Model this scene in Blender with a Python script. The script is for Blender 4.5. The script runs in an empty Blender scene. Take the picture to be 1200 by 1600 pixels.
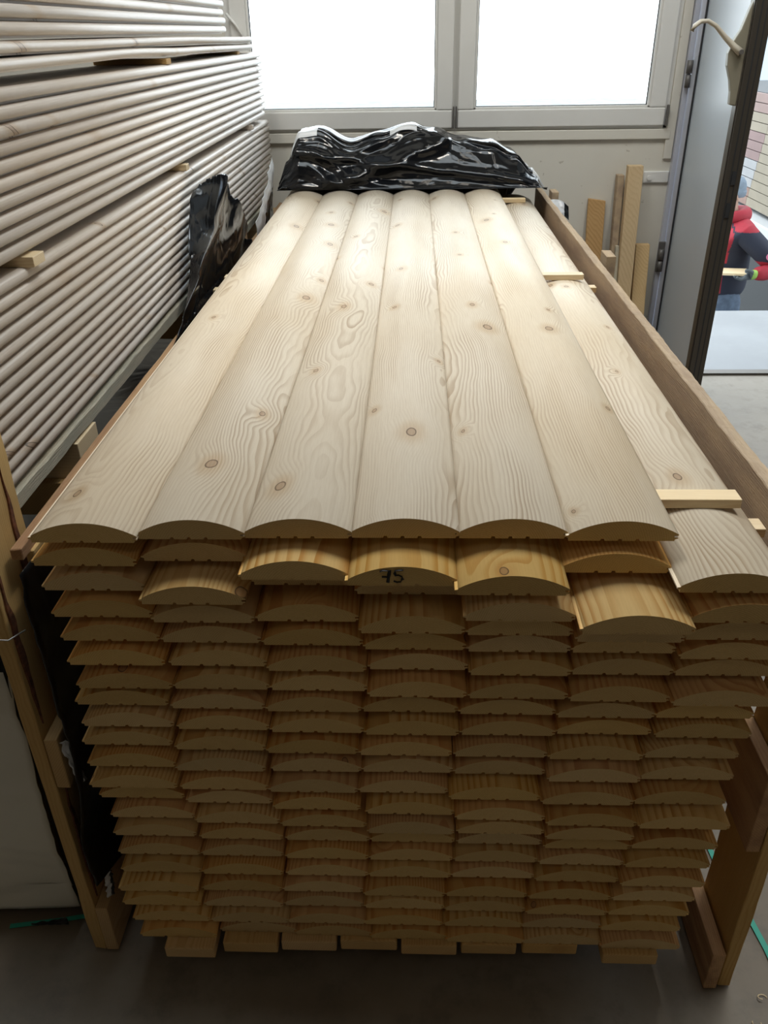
import bpy, bmesh, math, random
from mathutils import Vector, Matrix, noise
random.seed(7)
R = math.radians
scn = bpy.context.scene
col = scn.collection
CH = 1.65                                     # height of the lens above the floor

# ------------------------------------------------------------------ camera
cd = bpy.data.cameras.new('camera'); cam = bpy.data.objects.new('camera', cd); col.objects.link(cam)
cd.sensor_fit = 'VERTICAL'; cd.sensor_height = 36.0; cd.sensor_width = 27.0
cd.lens = 36.0*1283.48/1600.0; cd.clip_start = .02; cd.clip_end = 300
cam.rotation_euler = Matrix(((0.999395, -0.003396, 0.034605), (0.031569, 0.505774, -0.862088), (-0.014575, 0.862659, 0.505575))).to_euler()
cam.location = (0, 0, CH)
scn.camera = cam

# ------------------------------------------------------------------ light and exposure
scn.view_settings.view_transform = 'Standard'; scn.view_settings.look = 'None'
scn.view_settings.exposure = 0.27; scn.view_settings.gamma = 1.0
w = bpy.data.worlds.new('overcast_sky'); scn.world = w; w.use_nodes = True
bg = w.node_tree.nodes['Background']; bg.inputs[0].default_value = (.86, .95, 1.0, 1); bg.inputs[1].default_value = 4.2

def area(name, loc, rot, sx, sy, power, color=(1, 1, 1), portal=False):
    l = bpy.data.lights.new(name, 'AREA'); l.shape = 'RECTANGLE'; l.size = sx; l.size_y = sy
    l.energy = power; l.color = color
    o = bpy.data.objects.new(name, l); o.location = loc; o.rotation_euler = rot; col.objects.link(o)
    if portal: l.cycles.is_portal = True
    return o
area('window_portal', (.17, 4.46, 2.0), (R(-90), 0, 0), 2.1, 1.55, 1, portal=True)
area('added_skylight_portal', (0, 1.85, 5.09), (0, 0, 0), 4.8, 1.8, 1, portal=True)  # portal of the added roof light
area('door_portal', (2.25, 4.5, 1.5), (R(-90), 0, 0), 2.0, 3.0, 1, portal=True)
# added lamps, none in view: fixtures built further down, there to brighten the scene
ADDED_LAMPS = [(-1.1, 1.75), (1.2, 1.75), (-1.3, -1.6), (1.6, -1.6), (.15, 2.9)]
ADDED_LAMP_POWER = [26, 30, 3, 3, 3]

# ------------------------------------------------------------------ helpers
def tag(o, label=None, cat=None, group=None, kind=None):
    if label: o['label'] = label
    if cat: o['category'] = cat
    if group: o['group'] = group
    if kind: o['kind'] = kind
    return o
def mesh_obj(name, me, mats=(), parent=None, loc=None):
    for m in mats: me.materials.append(m)
    o = bpy.data.objects.new(name, me); col.objects.link(o)
    if parent: o.parent = parent
    if loc is not None: o.location = loc
    return o
def empty(name, loc=(0, 0, 0), rz=0):
    o = bpy.data.objects.new(name, None); o.location = loc; o.rotation_euler.z = rz
    o.empty_display_size = .05; col.objects.link(o); return o
class MB:
    """collects pieces of ONE mesh"""
    def __init__(s): s.bm = bmesh.new()
    def hexa(s, p, mi=0):
        v = [s.bm.verts.new(q) for q in p]
        for f in ((0, 3, 2, 1), (4, 5, 6, 7), (0, 1, 5, 4), (1, 2, 6, 5), (2, 3, 7, 6), (3, 0, 4, 7)):
            s.bm.faces.new([v[i] for i in f]).material_index = mi
        return s
    def box(s, x0, x1, y0, y1, z0, z1, mi=0):
        return s.hexa([(x0, y0, z0), (x1, y0, z0), (x1, y1, z0), (x0, y1, z0), (x0, y0, z1), (x1, y0, z1), (x1, y1, z1), (x0, y1, z1)], mi)
    def tube(s, pts, rad, n=8, mi=0, flat=1.0, smooth=True):
        pts = [Vector(p) for p in pts]; rings = []
        for i, p in enumerate(pts):
            t = (pts[min(i+1, len(pts)-1)]-pts[max(i-1, 0)]).normalized()
            up = Vector((0, 0, 1)) if abs(t.z) < .9 else Vector((0, 1, 0))
            a = t.cross(up).normalized(); b = a.cross(t)
            r = rad[i] if isinstance(rad, (list, tuple)) else rad
            rings.append([s.bm.verts.new(p+a*math.cos(k*2*math.pi/n)*r+b*math.sin(k*2*math.pi/n)*r*flat) for k in range(n)])
        for i in range(len(rings)-1):
            for k in range(n):
                f = s.bm.faces.new([rings[i][k], rings[i][(k+1) % n], rings[i+1][(k+1) % n], rings[i+1][k]])
                f.smooth = smooth; f.material_index = mi
        s.bm.faces.new(rings[0][::-1]).material_index = mi; s.bm.faces.new(rings[-1]).material_index = mi
        return s
    def build(s, name, mats, parent=None, bevel=0, loc=None, seg=2):
        bmesh.ops.recalc_face_normals(s.bm, faces=s.bm.faces[:])
        me = bpy.data.meshes.new(name); s.bm.to_mesh(me); s.bm.free()
        o = mesh_obj(name, me, mats if isinstance(mats, (list, tuple)) else [mats], parent, loc)
        if bevel:
            b = o.modifiers.new('bevel', 'BEVEL'); b.width = bevel; b.segments = seg; b.limit_method = 'ANGLE'
        return o
def rough_bar(name, mat, x0, x1, y0, y1, z0, z1, parent=None, amp=.003, seed=0, n=24, taper=None):
    """a sawn plank running along its longest side, its edges slightly uneven"""
    bm = bmesh.new(); L = [x1-x0, y1-y0, z1-z0]; ax = L.index(max(L)); rings = []
    for i in range(n+1):
        t = i/n; c = [x0, y0, z0]; c[ax] += L[ax]*t
        o = [k for k in range(3) if k != ax]; ring = []
        for a, b in ((0, 0), (1, 0), (1, 1), (0, 1)):
            p = list(c); p[o[0]] += L[o[0]]*a; p[o[1]] += L[o[1]]*b
            e = noise.noise(Vector((seed*7.3+a*3.1, b*5.7, t*L[ax]*7)))*amp + noise.noise(Vector((seed*3.3+a, b*9, t*L[ax]*40)))*amp*.7
            p[o[1]] += e; p[o[0]] += noise.noise(Vector((seed, b*3+a*8, t*L[ax]*5)))*amp*.3
            if taper: p[o[0]] += taper(t, a)
            ring.append(bm.verts.new(p))
        rings.append(ring)
    for i in range(n):
        for k in range(4): bm.faces.new([rings[i][k], rings[i][(k+1) % 4], rings[i+1][(k+1) % 4], rings[i+1][k]])
    bm.faces.new(rings[0]); bm.faces.new(rings[-1][::-1])
    bmesh.ops.recalc_face_normals(bm, faces=bm.faces[:])
    me = bpy.data.meshes.new(name); bm.to_mesh(me); bm.free()
    o = mesh_obj(name, me, [mat], parent)
    b = o.modifiers.new('bevel', 'BEVEL'); b.width = .0015; b.segments = 1; b.limit_method = 'ANGLE'; b.angle_limit = R(50)
    return o

# ------------------------------------------------------------------ materials
class NT:
    def __init__(s, name):
        s.m = bpy.data.materials.new(name); s.m.use_nodes = True; s.t = s.m.node_tree
        s.b = s.t.nodes['Principled BSDF']
    def n(s, typ, **kw):
        nd = s.t.nodes.new(typ)
        for k, v in kw.items():
            if k.startswith('i_'):
                key = k[2:]; key = int(key) if key.isdigit() else key.replace('_', ' ')
                s.set(nd.inputs[key], v)
            else: setattr(nd, k, v)
        return nd
    def set(s, sock, v):
        if isinstance(v, bpy.types.NodeSocket): s.t.links.new(v, sock)
        elif isinstance(v, bpy.types.Node): s.t.links.new(v.outputs[0], sock)
        else: sock.default_value = v
    def math(s, op, a, b=0.0, c=None, clamp=False):
        nd = s.t.nodes.new('ShaderNodeMath'); nd.operation = op; nd.use_clamp = clamp
        s.set(nd.inputs[0], a); s.set(nd.inputs[1], b)
        if c is not None: s.set(nd.inputs[2], c)
        return nd.outputs[0]
    def mix(s, f, a, b, blend='MIX'):
        nd = s.t.nodes.new('ShaderNodeMix'); nd.data_type = 'RGBA'; nd.blend_type = blend
        s.set(nd.inputs[0], f); s.set(nd.inputs[6], a); s.set(nd.inputs[7], b)
        return nd.outputs[2]
    def step(s, v, a, b, lo=0.0, hi=1.0):
        nd = s.t.nodes.new('ShaderNodeMapRange'); nd.interpolation_type = 'SMOOTHSTEP'
        s.set(nd.inputs[0], v); nd.inputs[1].default_value = a; nd.inputs[2].default_value = b
        nd.inputs[3].default_value = lo; nd.inputs[4].default_value = hi
        return nd.outputs[0]
    def bump(s, h, strength=.3, dist=.002):
        nd = s.n('ShaderNodeBump', i_Strength=strength, i_Distance=dist); s.set(nd.inputs['Height'], h)
        s.t.links.new(nd.outputs[0], s.b.inputs['Normal'])
def rgba(c): return (c[0], c[1], c[2], 1)
def plain(name, c, rough=.5, metal=0.0, spec=.5, noise_amt=.0, noise_scale=6, bump=0):
    t = NT(name)
    t.b.inputs['Base Color'].default_value = rgba(c); t.b.inputs['Roughness'].default_value = rough
    t.b.inputs['Metallic'].default_value = metal; t.b.inputs['Specular IOR Level'].default_value = spec
    if noise_amt or bump:
        tc = t.n('ShaderNodeTexCoord'); nz = t.n('ShaderNodeTexNoise', i_Scale=noise_scale, i_Detail=6.0, i_Roughness=.6); t.set(nz.inputs['Vector'], tc.outputs['Object'])
        if noise_amt:
            f = t.step(nz.outputs[0], .35, .7)
            t.set(t.b.inputs['Base Color'], t.mix(f, rgba([x*(1-noise_amt) for x in c]), rgba(c)))
        if bump: t.bump(nz.outputs[0], bump, .003)
    return t.m
def wood(name, early, late, ring=.0042, depth=.035, contrast=1.0, knots=.5, knot_col=(.30, .15, .07), rough=.5, warp=.020, end=False, spread=.06, grey=None, fuzzy=0.0, sat=None, knot_s=(6.0, 4.2), coord_axis='Y', patchy=False, shear=0.0):
    """growth-ring wood: the rings are shells around a pith under the board, so the faces
    show cathedral grain and the cut ends show arcs; knots push the rings aside"""
    t = NT(name)
    tc = t.n('ShaderNodeTexCoord'); oi = t.n('ShaderNodeObjectInfo'); rnd = oi.outputs['Random']
    sep = t.n('ShaderNodeSeparateXYZ'); t.set(sep.inputs[0], tc.outputs['Object'])
    x, y, z = sep.outputs
    if coord_axis == 'X': x, y = y, x
    elif coord_axis == 'Z': y, z = z, y
    if shear: y = t.math('ADD', y, t.math('MULTIPLY', z, shear))
    off = t.math('MULTIPLY', rnd, 91.7)
    def vec(a, b, c):
        cm = t.n('ShaderNodeCombineXYZ'); t.set(cm.inputs[0], a); t.set(cm.inputs[1], b); t.set(cm.inputs[2], c); return cm.outputs[0]
    lf = t.n('ShaderNodeTexNoise', i_Scale=1.0, i_Detail=3.0, i_Roughness=.55)
    t.set(lf.inputs['Vector'], vec(t.math('MULTIPLY', x, 5.0), t.math('ADD', t.math('MULTIPLY', y, 1.6), off), t.math('MULTIPLY', z, 5.0)))
    hf = t.n('ShaderNodeTexNoise', i_Scale=1.0, i_Detail=2.0)
    t.set(hf.inputs['Vector'], vec(t.math('MULTIPLY', x, 26.0), t.math('ADD', t.math('MULTIPLY', y, 6.0), off), t.math('MULTIPLY', z, 26.0)))
    kn = None
    if knots > 0:
        vo = t.n('ShaderNodeTexVoronoi', voronoi_dimensions='2D', i_Scale=1.0, i_Randomness=.9)
        dx = t.math('MULTIPLY', t.math('SUBTRACT', hf.outputs[0], .5), .10)
        t.set(vo.inputs['Vector'], vec(t.math('ADD', t.math('MULTIPLY', x, knot_s[0]), t.math('ADD', off, dx)), t.math('ADD', t.math('MULTIPLY', y, knot_s[1]), t.math('MULTIPLY', off, 1.7)), 0.0))
        dist = vo.outputs['Distance']; sc = t.n('ShaderNodeSeparateColor'); t.set(sc.inputs[0], vo.outputs['Color'])
        has = t.math('LESS_THAN', sc.outputs[0], knots)
        size = t.math('ADD', .016, t.math('MULTIPLY', sc.outputs[1], .040))
        q = t.math('DIVIDE', dist, size)
        core = t.math('MULTIPLY', has, t.step(q, 1.0, .75))
        halo = t.math('MULTIPLY', has, t.step(q, 4.2, .9))
        push = t.math('MULTIPLY', has, t.step(q, 7.5, .6))
    cx = t.math('MULTIPLY', t.math('SUBTRACT', t.math('FRACT', t.math('MULTIPLY', rnd, 13.7)), .5), spread*2)
    cz = t.math('SUBTRACT', -.008, t.math('MULTIPLY', t.math('FRACT', t.math('MULTIPLY', rnd, 37.3)), depth*2))
    ox = t.math('SUBTRACT', t.math('SUBTRACT', x, .0755), cx); oz = t.math('SUBTRACT', z, cz)
    d = t.math('SQRT', t.math('ADD', t.math('MULTIPLY', ox, ox), t.math('MULTIPLY', oz, oz)))
    d = t.math('ADD', d, t.math('MULTIPLY', t.math('SUBTRACT', lf.outputs[0], .5), warp*2))
    d = t.math('ADD', d, t.math('MULTIPLY', t.math('SUBTRACT', hf.outputs[0], .5), .0012))
    if knots > 0: d = t.math('ADD', d, t.math('MULTIPLY', push, .011))
    fr = t.math('FRACT', t.math('DIVIDE', d, ring))
    late_f = t.math('MULTIPLY', t.step(fr, .30, .88), t.step(fr, 1.0, .94))
    var = t.n('ShaderNodeTexNoise', i_Scale=1.0, i_Detail=2.0)
    t.set(var.inputs['Vector'], vec(t.math('MULTIPLY', d, 60.0), t.math('ADD', off, t.math('MULTIPLY', y, .7)), 0.0))
    late_f = t.math('MULTIPLY', late_f, t.math('MULTIPLY', t.step(var.outputs[0], .25, .7, .35, 1.0), contrast))
    if patchy:
        pn_ = t.n('ShaderNodeTexNoise', i_Scale=1.0, i_Detail=1.0)
        t.set(pn_.inputs['Vector'], vec(t.math('MULTIPLY', x, 9.0), t.math('ADD', t.math('MULTIPLY', y, 2.2), t.math('MULTIPLY', off, 2.0)), 0.0))
        late_f = t.math('MULTIPLY', late_f, t.step(pn_.outputs[0], .38, .60, .22, 1.0))
    c = t.mix(late_f, rgba(early), rgba(late))
    # broad tone drift along and between boards
    c = t.mix(t.step(lf.outputs[0], .35, .75, 0, .35), c, rgba([early[0]*.86, early[1]*.76, early[2]*.62]))
    hs = t.n('ShaderNodeHueSaturation'); t.set(hs.inputs['Color'], c)
    t.set(hs.inputs['Value'], t.math('ADD', .88, t.math('MULTIPLY', t.math('FRACT', t.math('MULTIPLY', rnd, 7.9)), .22)))
    t.set(hs.inputs['Saturation'], t.math('ADD', .93, t.math('MULTIPLY', t.math('FRACT', t.math('MULTIPLY', rnd, 23.1)), .18)))
    c = hs.outputs[0]
    if knots > 0:
        c = t.mix(t.math('MULTIPLY', halo, .5), c, rgba([early[0]*.72, early[1]*.56, early[2]*.38]))
        rim = t.math('MULTIPLY', has, t.math('MULTIPLY', t.step(q, 1.12, 1.0), t.step(q, .72, .92)))
        c = t.mix(t.math('MULTIPLY', core, .55), c, rgba(knot_col))
        c = t.mix(t.math('MULTIPLY', rim, .85), c, rgba([k*.35 for k in knot_col]))
    fine = t.n('ShaderNodeTexNoise', i_Scale=1.0, i_Detail=4.0, i_Roughness=.7)
    if end: t.set(fine.inputs['Vector'], vec(t.math('MULTIPLY', x, 500.0), off, t.math('MULTIPLY', z, 500.0)))
    else: t.set(fine.inputs['Vector'], vec(t.math('MULTIPLY', x, 420.0), t.math('MULTIPLY', y, 18.0), t.math('MULTIPLY', z, 420.0)))
    c = t.mix(t.step(fine.outputs[0], .3, .75, 0, .28 if not end else .4), c, t.mix(1.0, c, (.72, .66, .58, 1), 'MULTIPLY'))
    if grey is not None:
        gn = t.n('ShaderNodeTexNoise', i_Scale=1.0, i_Detail=6.0, i_Roughness=.65)
        t.set(gn.inputs['Vector'], vec(t.math('MULTIPLY', x, 22.0), t.math('ADD', off, t.math('MULTIPLY', y, 3.0)), t.math('MULTIPLY', z, 22.0)))
        c = t.mix(t.step(gn.outputs[0], .35, .68, grey[1], grey[2]), c, rgba(grey[0]))
    t.set(t.b.inputs['Base Color'], c)
    t.b.inputs['Roughness'].default_value = rough
    t.b.inputs['Specular IOR Level'].default_value = .45
    t.bump(t.math('ADD', t.math('MULTIPLY', fine.outputs[0], .6+fuzzy), t.math('MULTIPLY', late_f, .5)), .25+fuzzy*.5, .0006+fuzzy*.002)
    return t.m
M = {}
M['pale'] = wood('pale_planed_spruce', (.84, .75, .61), (.53, .40, .27), contrast=.95, knots=.9, rough=.5, warp=.024, depth=.03, ring=.0034, knot_col=(.42, .27, .17), knot_s=(6.0, 3.4), patchy=True)
M['honey'] = wood('honey_planed_pine', (.78, .54, .23), (.54, .25, .055), contrast=.95, knots=.25, rough=.45, warp=.012, ring=.0055, spread=.05)
M['ochre'] = wood('ochre_planed_pine', (.75, .46, .185), (.52, .205, .055), contrast=.8, knots=.30, rough=.5, warp=.014)
M['end'] = wood('sawn_end_grain', (.66, .49, .235), (.53, .365, .155), contrast=.8, knots=0, rough=.85, warp=.004, end=True, depth=.03, ring=.003)
M['lath'] = wood('lath_pine', (.78, .64, .42), (.62, .44, .24), contrast=.5, knots=0, rough=.55, coord_axis='X')
M['painted'] = wood('whitewashed_pine', (.79, .735, .68), (.74, .68, .615), contrast=.5, knots=.8, knot_col=(.46, .35, .28), rough=.42, warp=.01, knot_s=(3.0, 4.0), shear=1.6, depth=.05)
M['sawn'] = wood('sawn_yellow_pine', (.66, .46, .22), (.50, .29, .11), contrast=.6, knots=.3, rough=.8, fuzzy=.4, warp=.02)
M['sawn_up'] = wood('sawn_yellow_pine_upright', (.66, .46, .21), (.50, .29, .10), contrast=.5, knots=.35, rough=.8, fuzzy=.4, warp=.02, coord_axis='Z')
M['rail_shade_brown'] = wood('sawn_rail_shade_brown', (.60, .38, .20), (.44, .23, .10), contrast=.6, knots=.3, rough=.85, fuzzy=.6, grey=((.26, .13, .07), 0, .65))  # brown that also carries the shade on the rails' inner faces
M['rail_grey'] = wood('weathered_sawn_rail', (.60, .47, .32), (.45, .33, .21), contrast=.5, knots=.3, rough=.9, fuzzy=.9, grey=((.34, .25, .18), 0, .8))
M['greyrough'] = wood('mouldy_sawn_board', (.60, .55, .43), (.46, .41, .31), contrast=.5, knots=.2, rough=.9, fuzzy=1.0, grey=((.40, .40, .33), 0, .85))
M['offcut'] = wood('offcut_upright', (.68, .51, .30), (.54, .37, .19), contrast=.6, knots=.5, rough=.6, coord_axis='Z')
M['offcut_brown'] = wood('offcut_brown', (.52, .33, .15), (.36, .20, .08), contrast=.7, knots=.4, rough=.7, coord_axis='Z')
M['bark'] = plain('bark', (.24, .085, .035), .9, noise_amt=.6, noise_scale=60, bump=.6)
M['ink'] = plain('black_marker_ink', (.008, .008, .01), .6)
M['white_frame'] = plain('white_window_frame', (.80, .79, .755), .4, noise_amt=.05, noise_scale=3)
M['gasket'] = plain('black_gasket', (.03, .03, .035), .6)
M['metal_dark'] = plain('dark_metal', (.16, .15, .14), .45, .3)
M['steel'] = plain('steel', (.55, .55, .55), .35, .9)
M['bronze'] = plain('bronze_door_profile', (.085, .075, .062), .38, .35)
M['doorblue'] = plain('grey_door_panel', (.62, .70, .78), .30, 0, .6)
M['jamb'] = plain('grey_jamb', (.58, .60, .68), .35, 0, .6)
M['beige'] = plain('beige_handle', (.62, .57, .47), .35)
M['beige_dark'] = plain('beige_plate', (.27, .25, .19), .4)
M['strap'] = plain('green_strap', (.05, .42, .32), .4)
M['asphalt'] = plain('asphalt', (.22, .235, .225), .9, noise_amt=.3, noise_scale=2)
M['slab'] = plain('concrete_slab', (.29, .30, .315), .8, noise_amt=.1, noise_scale=2.5)
M['building'] = plain('pale_building', (.34, .40, .48), .6)
M['whiteedge'] = plain('white_edge', (.42, .43, .44), .5)
M['dark'] = plain('dark_underside', (.025, .027, .03), .7)

def wall_mat():
    t = NT('cream_wall_paint'); tc = t.n('ShaderNodeTexCoord')
    nz = t.n('ShaderNodeTexNoise', i_Scale=2.2, i_Detail=6.0, i_Roughness=.6); t.set(nz.inputs['Vector'], tc.outputs['Object'])
    n2 = t.n('ShaderNodeTexNoise', i_Scale=26.0, i_Detail=3.0); t.set(n2.inputs['Vector'], tc.outputs['Object'])
    c = t.mix(t.step(nz.outputs[0], .4, .75, 0, .35), (.74, .71, .63, 1), (.64, .60, .52, 1))
    c = t.mix(t.step(n2.outputs[0], .69, .74, 0, .5), c, (.33, .28, .2, 1))
    t.set(t.b.inputs['Base Color'], c); t.b.inputs['Roughness'].default_value = .75
    t.bump(nz.outputs[0], .1, .003); return t.m
M['wall'] = wall_mat()
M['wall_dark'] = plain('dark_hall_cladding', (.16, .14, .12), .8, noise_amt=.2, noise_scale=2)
def floor_mat():
    t = NT('worn_concrete_floor'); tc = t.n('ShaderNodeTexCoord'); V = tc.outputs['Object']
    a = t.n('ShaderNodeTexNoise', i_Scale=1.3, i_Detail=7.0, i_Roughness=.62); t.set(a.inputs['Vector'], V)
    b = t.n('ShaderNodeTexNoise', i_Scale=9.0, i_Detail=6.0, i_Roughness=.7); t.set(b.inputs['Vector'], V)
    v = t.n('ShaderNodeTexVoronoi', i_Scale=3.4, i_Randomness=1.0); t.set(v.inputs['Vector'], V)
    c = t.mix(t.step(a.outputs[0], .35, .68), (.20, .165, .125, 1), (.30, .265, .22, 1))
    c = t.mix(t.step(b.outputs[0], .45, .7, 0, .55), c, (.14, .12, .10, 1))
    c = t.mix(t.math('MULTIPLY', t.step(v.outputs[0], .13, .04), t.step(b.outputs[0], .48, .56)), c, (.46, .43, .38, 1))
    t.set(t.b.inputs['Base Color'], c)
    t.set(t.b.inputs['Roughness'], t.step(a.outputs[0], .3, .7, .42, .65))
    t.bump(b.outputs[0], .25, .003); return t.m
M['floor'] = floor_mat()
def film_mat(name, c, rough, bumpd=.004):
    t = NT(name); tc = t.n('ShaderNodeTexCoord')
    nz = t.n('ShaderNodeTexNoise', i_Scale=5.0, i_Detail=2.0, i_Roughness=.45, i_Distortion=1.0); t.set(nz.inputs['Vector'], tc.outputs['Object'])
    rd = t.math('ABSOLUTE', t.math('SUBTRACT', nz.outputs[0], .5))
    t.b.inputs['Base Color'].default_value = rgba(c); t.b.inputs['Roughness'].default_value = rough
    t.b.inputs['Specular IOR Level'].default_value = .45
    t.bump(t.math('MULTIPLY', t.step(rd, .0, .16), 1.0), .22, bumpd*1.5); return t.m
M['film'] = film_mat('glossy_black_film', (.006, .007, .009), .12)
M['film_side'] = film_mat('black_film_deep', (.006, .007, .008), .3)
M['film_white'] = film_mat('white_film_side', (.66, .68, .70), .3)
M['wrap'] = film_mat('grey_white_wrap', (.78, .77, .68), .42, .002)
def glass_mat():
    t = NT('clear_glass'); out = t.t.nodes['Material Output']
    tr = t.n('ShaderNodeBsdfTransparent'); gl = t.n('ShaderNodeBsdfGlossy', i_Roughness=.02); fr = t.n('ShaderNodeFresnel', i_IOR=1.45)
    mx = t.n('ShaderNodeMixShader'); t.set(mx.inputs[0], fr.outputs[0]); t.set(mx.inputs[1], tr.outputs[0]); t.set(mx.inputs[2], gl.outputs[0])
    t.t.links.new(mx.outputs[0], out.inputs[0]); return t.m
M['glass'] = glass_mat()

# ------------------------------------------------------------------ the room
YW = 4.30
def struct(o): o['kind'] = 'structure'; return o
struct(MB().box(-4, 4.5, -4, 4.36, -.12, 0).build('floor', M['floor']))
SX, SA, SB = 2.4, .95, 2.75          # unseen roof light, added to brighten the top of the stack
struct(MB().box(-4, 4.5, -4, SA, 5.0, 5.1).box(-4, 4.5, SB, 4.5, 5.0, 5.1).box(-4, -SX, SA, SB, 5.0, 5.1).box(SX, 4.5, SA, SB, 5.0, 5.1).build('ceiling', M['wall']))
struct(MB().box(-SX, SX, SA, SA+.06, 5.0, 5.2).box(-SX, SX, SB-.06, SB, 5.0, 5.2).box(-SX, -SX+.06, SA, SB, 5.0, 5.2).box(SX-.06, SX, SA, SB, 5.0, 5.2).box(-.03, .03, SA+.06, SB-.06, 5.05, 5.12).build('added_skylight', M['white_frame']))  # frame of the added roof light, never in view
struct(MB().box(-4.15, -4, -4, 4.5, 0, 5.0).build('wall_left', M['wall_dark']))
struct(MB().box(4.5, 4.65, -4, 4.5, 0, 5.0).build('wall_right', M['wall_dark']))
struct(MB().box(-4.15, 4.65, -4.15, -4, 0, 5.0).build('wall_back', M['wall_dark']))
wf = MB()
Z0, Z1 = CH-.415, 2.75            # window opening
WX0, WX1 = -.86, 1.19
wf.box(-4, WX0, YW, 4.5, 0, 5.0).box(WX0, WX1, YW, 4.5, 0, Z0).box(WX0, WX1, YW, 4.5, Z1, 5.0)
wf.box(WX1, 1.235, YW, 4.5, 0, 5.0).box(1.235, 3.2, YW, 4.5, 3.0, 5.0).box(3.2, 4.5, YW, 4.5, 0, 5.0)
struct(wf.build('wall_far', M['wall']))
# thin sill strip under the window and a vertical cover strip beside it
struct(MB().box(-1.6, 1.21, YW-.016, YW, CH-.462, CH-.418).build('trim_1', M['wall'], bevel=.003))
struct(MB().box(1.192, 1.232, YW-.012, YW, CH-.55, 4.2).build('trim_2', M['wall'], bevel=.003))
struct(MB().box(1.235, 3.2, 4.30, 4.36, .0, .012).build('trim_3', M['bronze'], bevel=.002))

# window with two sashes
win = empty('window_1', (0, YW, 0)); struct(win)
fr = MB(); y0, y1 = -.004, .07
fr.box(WX0, WX1, y0, y1, Z0, Z0+.016).box(WX0, WX1, y0, y1, Z1-.05, Z1)
fr.box(WX0, WX0+.03, y0, y1, Z0, Z1).box(WX1-.02, WX1, y0, y1, Z0, Z1).box(.172, .214, y0+.02, y1, Z0, Z1)
fr.build('window_frame', M['white_frame'], win, bevel=.002)
for a, b, hs in ((WX0+.03, .181, 1), (.205, WX1-.02, 0)):
    s = MB(); bz = Z0+.011; t = .075; tz = .078; y0s, y1s = -.022, .05
    s.box(a, b, y0s, y1s, bz, bz+tz).box(a, b, y0s, y1s, Z1-.13, Z1-.05).box(a, a+t, y0s, y1s, bz+tz, Z1-.13).box(b-t, b, y0s, y1s, bz+tz, Z1-.13)
    sh = s.build('window_sash', M['white_frame'], win, bevel=.006, seg=3)
    be = MB(); ia, ib, iz, it = a+t, b-t, bz+tz, Z1-.13
    be.box(ia, ib, -.012, .03, iz, iz+.010).box(ia, ia+.010, -.012, .03, iz, it).box(ib-.010, ib, -.012, .03, iz, it)
    be.build('glazing_bead', M['white_frame'], sh, bevel=.002)
    g = MB(); g.box(ia+.010, ib-.010, .004, .012, iz+.010, iz+.013).box(ia+.010, ia+.013, .004, .012, iz, it).box(ib-.013, ib-.010, .004, .012, iz, it)
    g.build('gasket', M['gasket'], sh)
    MB().box(ia, ib, .012, .016, iz, it).build('window_pane', M['glass'], sh)
for x in (.186, .198): MB().box(x-.004, x+.004, -.034, -.018, Z0+.012, Z0+.105).build('hinge_cover', M['metal_dark'], win, bevel=.002)
MB().box(WX1-.016, WX1-.006, -.036, -.018, Z0+.012, Z0+.10).build('hinge_cover', M['metal_dark'], win, bevel=.002)
MB().tube([(-.84, -.03, CH+.075), (-.80, -.035, CH+.03), (-.755, -.03, CH-.045)], .006, 8).build('stay_arm', M['white_frame'], win)

# white steel lug on the wall near the door
wb = empty('wall_bracket', (1.17, YW, CH-.63)); tag(wb, 'small white painted steel lug on the wall beside the open door', 'bracket')
MB().box(-.058, .064, -.012, 0, -.028, .026).build('plate', M['white_frame'], wb, bevel=.006, seg=3)
MB().tube([(-.03, -.012, -.004), (-.03, -.02, -.004)], .011, 12).build('bolt', M['white_frame'], wb)

# ------------------------------------------------------------------ door: jamb, opened leaf
door = empty('door_1', (1.262, 4.285, 0), R(-3.6)); struct(door)
# leaf runs towards the room (local -Y); its room-side face looks to local -X
LW, LT, LH = .83, .062, 2.9
d = MB(); d.box(0, LT, -LW, 0, .01, LH)
leaf = MB().box(.006, LT-.006, -LW+.07, -.02, .02, LH-.01).build('door_panel', M['doorblue'], door)
MB().box(0, LT, -LW, -LW+.075, .01, LH).box(-.004, .0, -LW+.008, -LW+.030, .01, LH).build('closing_stile', M['bronze'], door, bevel=.003)
MB().box(-.001, LT, -.10, 0, .01, LH).build('hinge_stile', M['jamb'], door, bevel=.002)
MB().box(-.0015, .004, -.112, -.10, .01, LH).build('seal', M['gasket'], door)
MB().box(-.002, LT, -LW+.075, -.112, .01, .22).build('kick_plate', M['bronze'], door, bevel=.003)
MB().box(.020, .024, -LW-.002, -LW, .01, LH).box(.040, .043, -LW-.002, -LW, .01, LH).build('edge_groove', M['dark'], door)
for zc, hh in ((CH-.515, .05), (CH-.635, .055)):
    MB().box(.026, .042, -LW-.004, -LW+.01, zc-hh/2, zc+hh/2).build('lock_slot', M['dark'], door)
for zc in (CH-.19, CH-1.02):
    hg = MB().tube([(-.016, -.03, zc-.055), (-.016, -.03, zc-.003)], .012, 12).tube([(-.016, -.03, zc+.003), (-.016, -.03, zc+.055)], .0135, 12)
    hg.build('hinge', M['metal_dark'], door)
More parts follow.
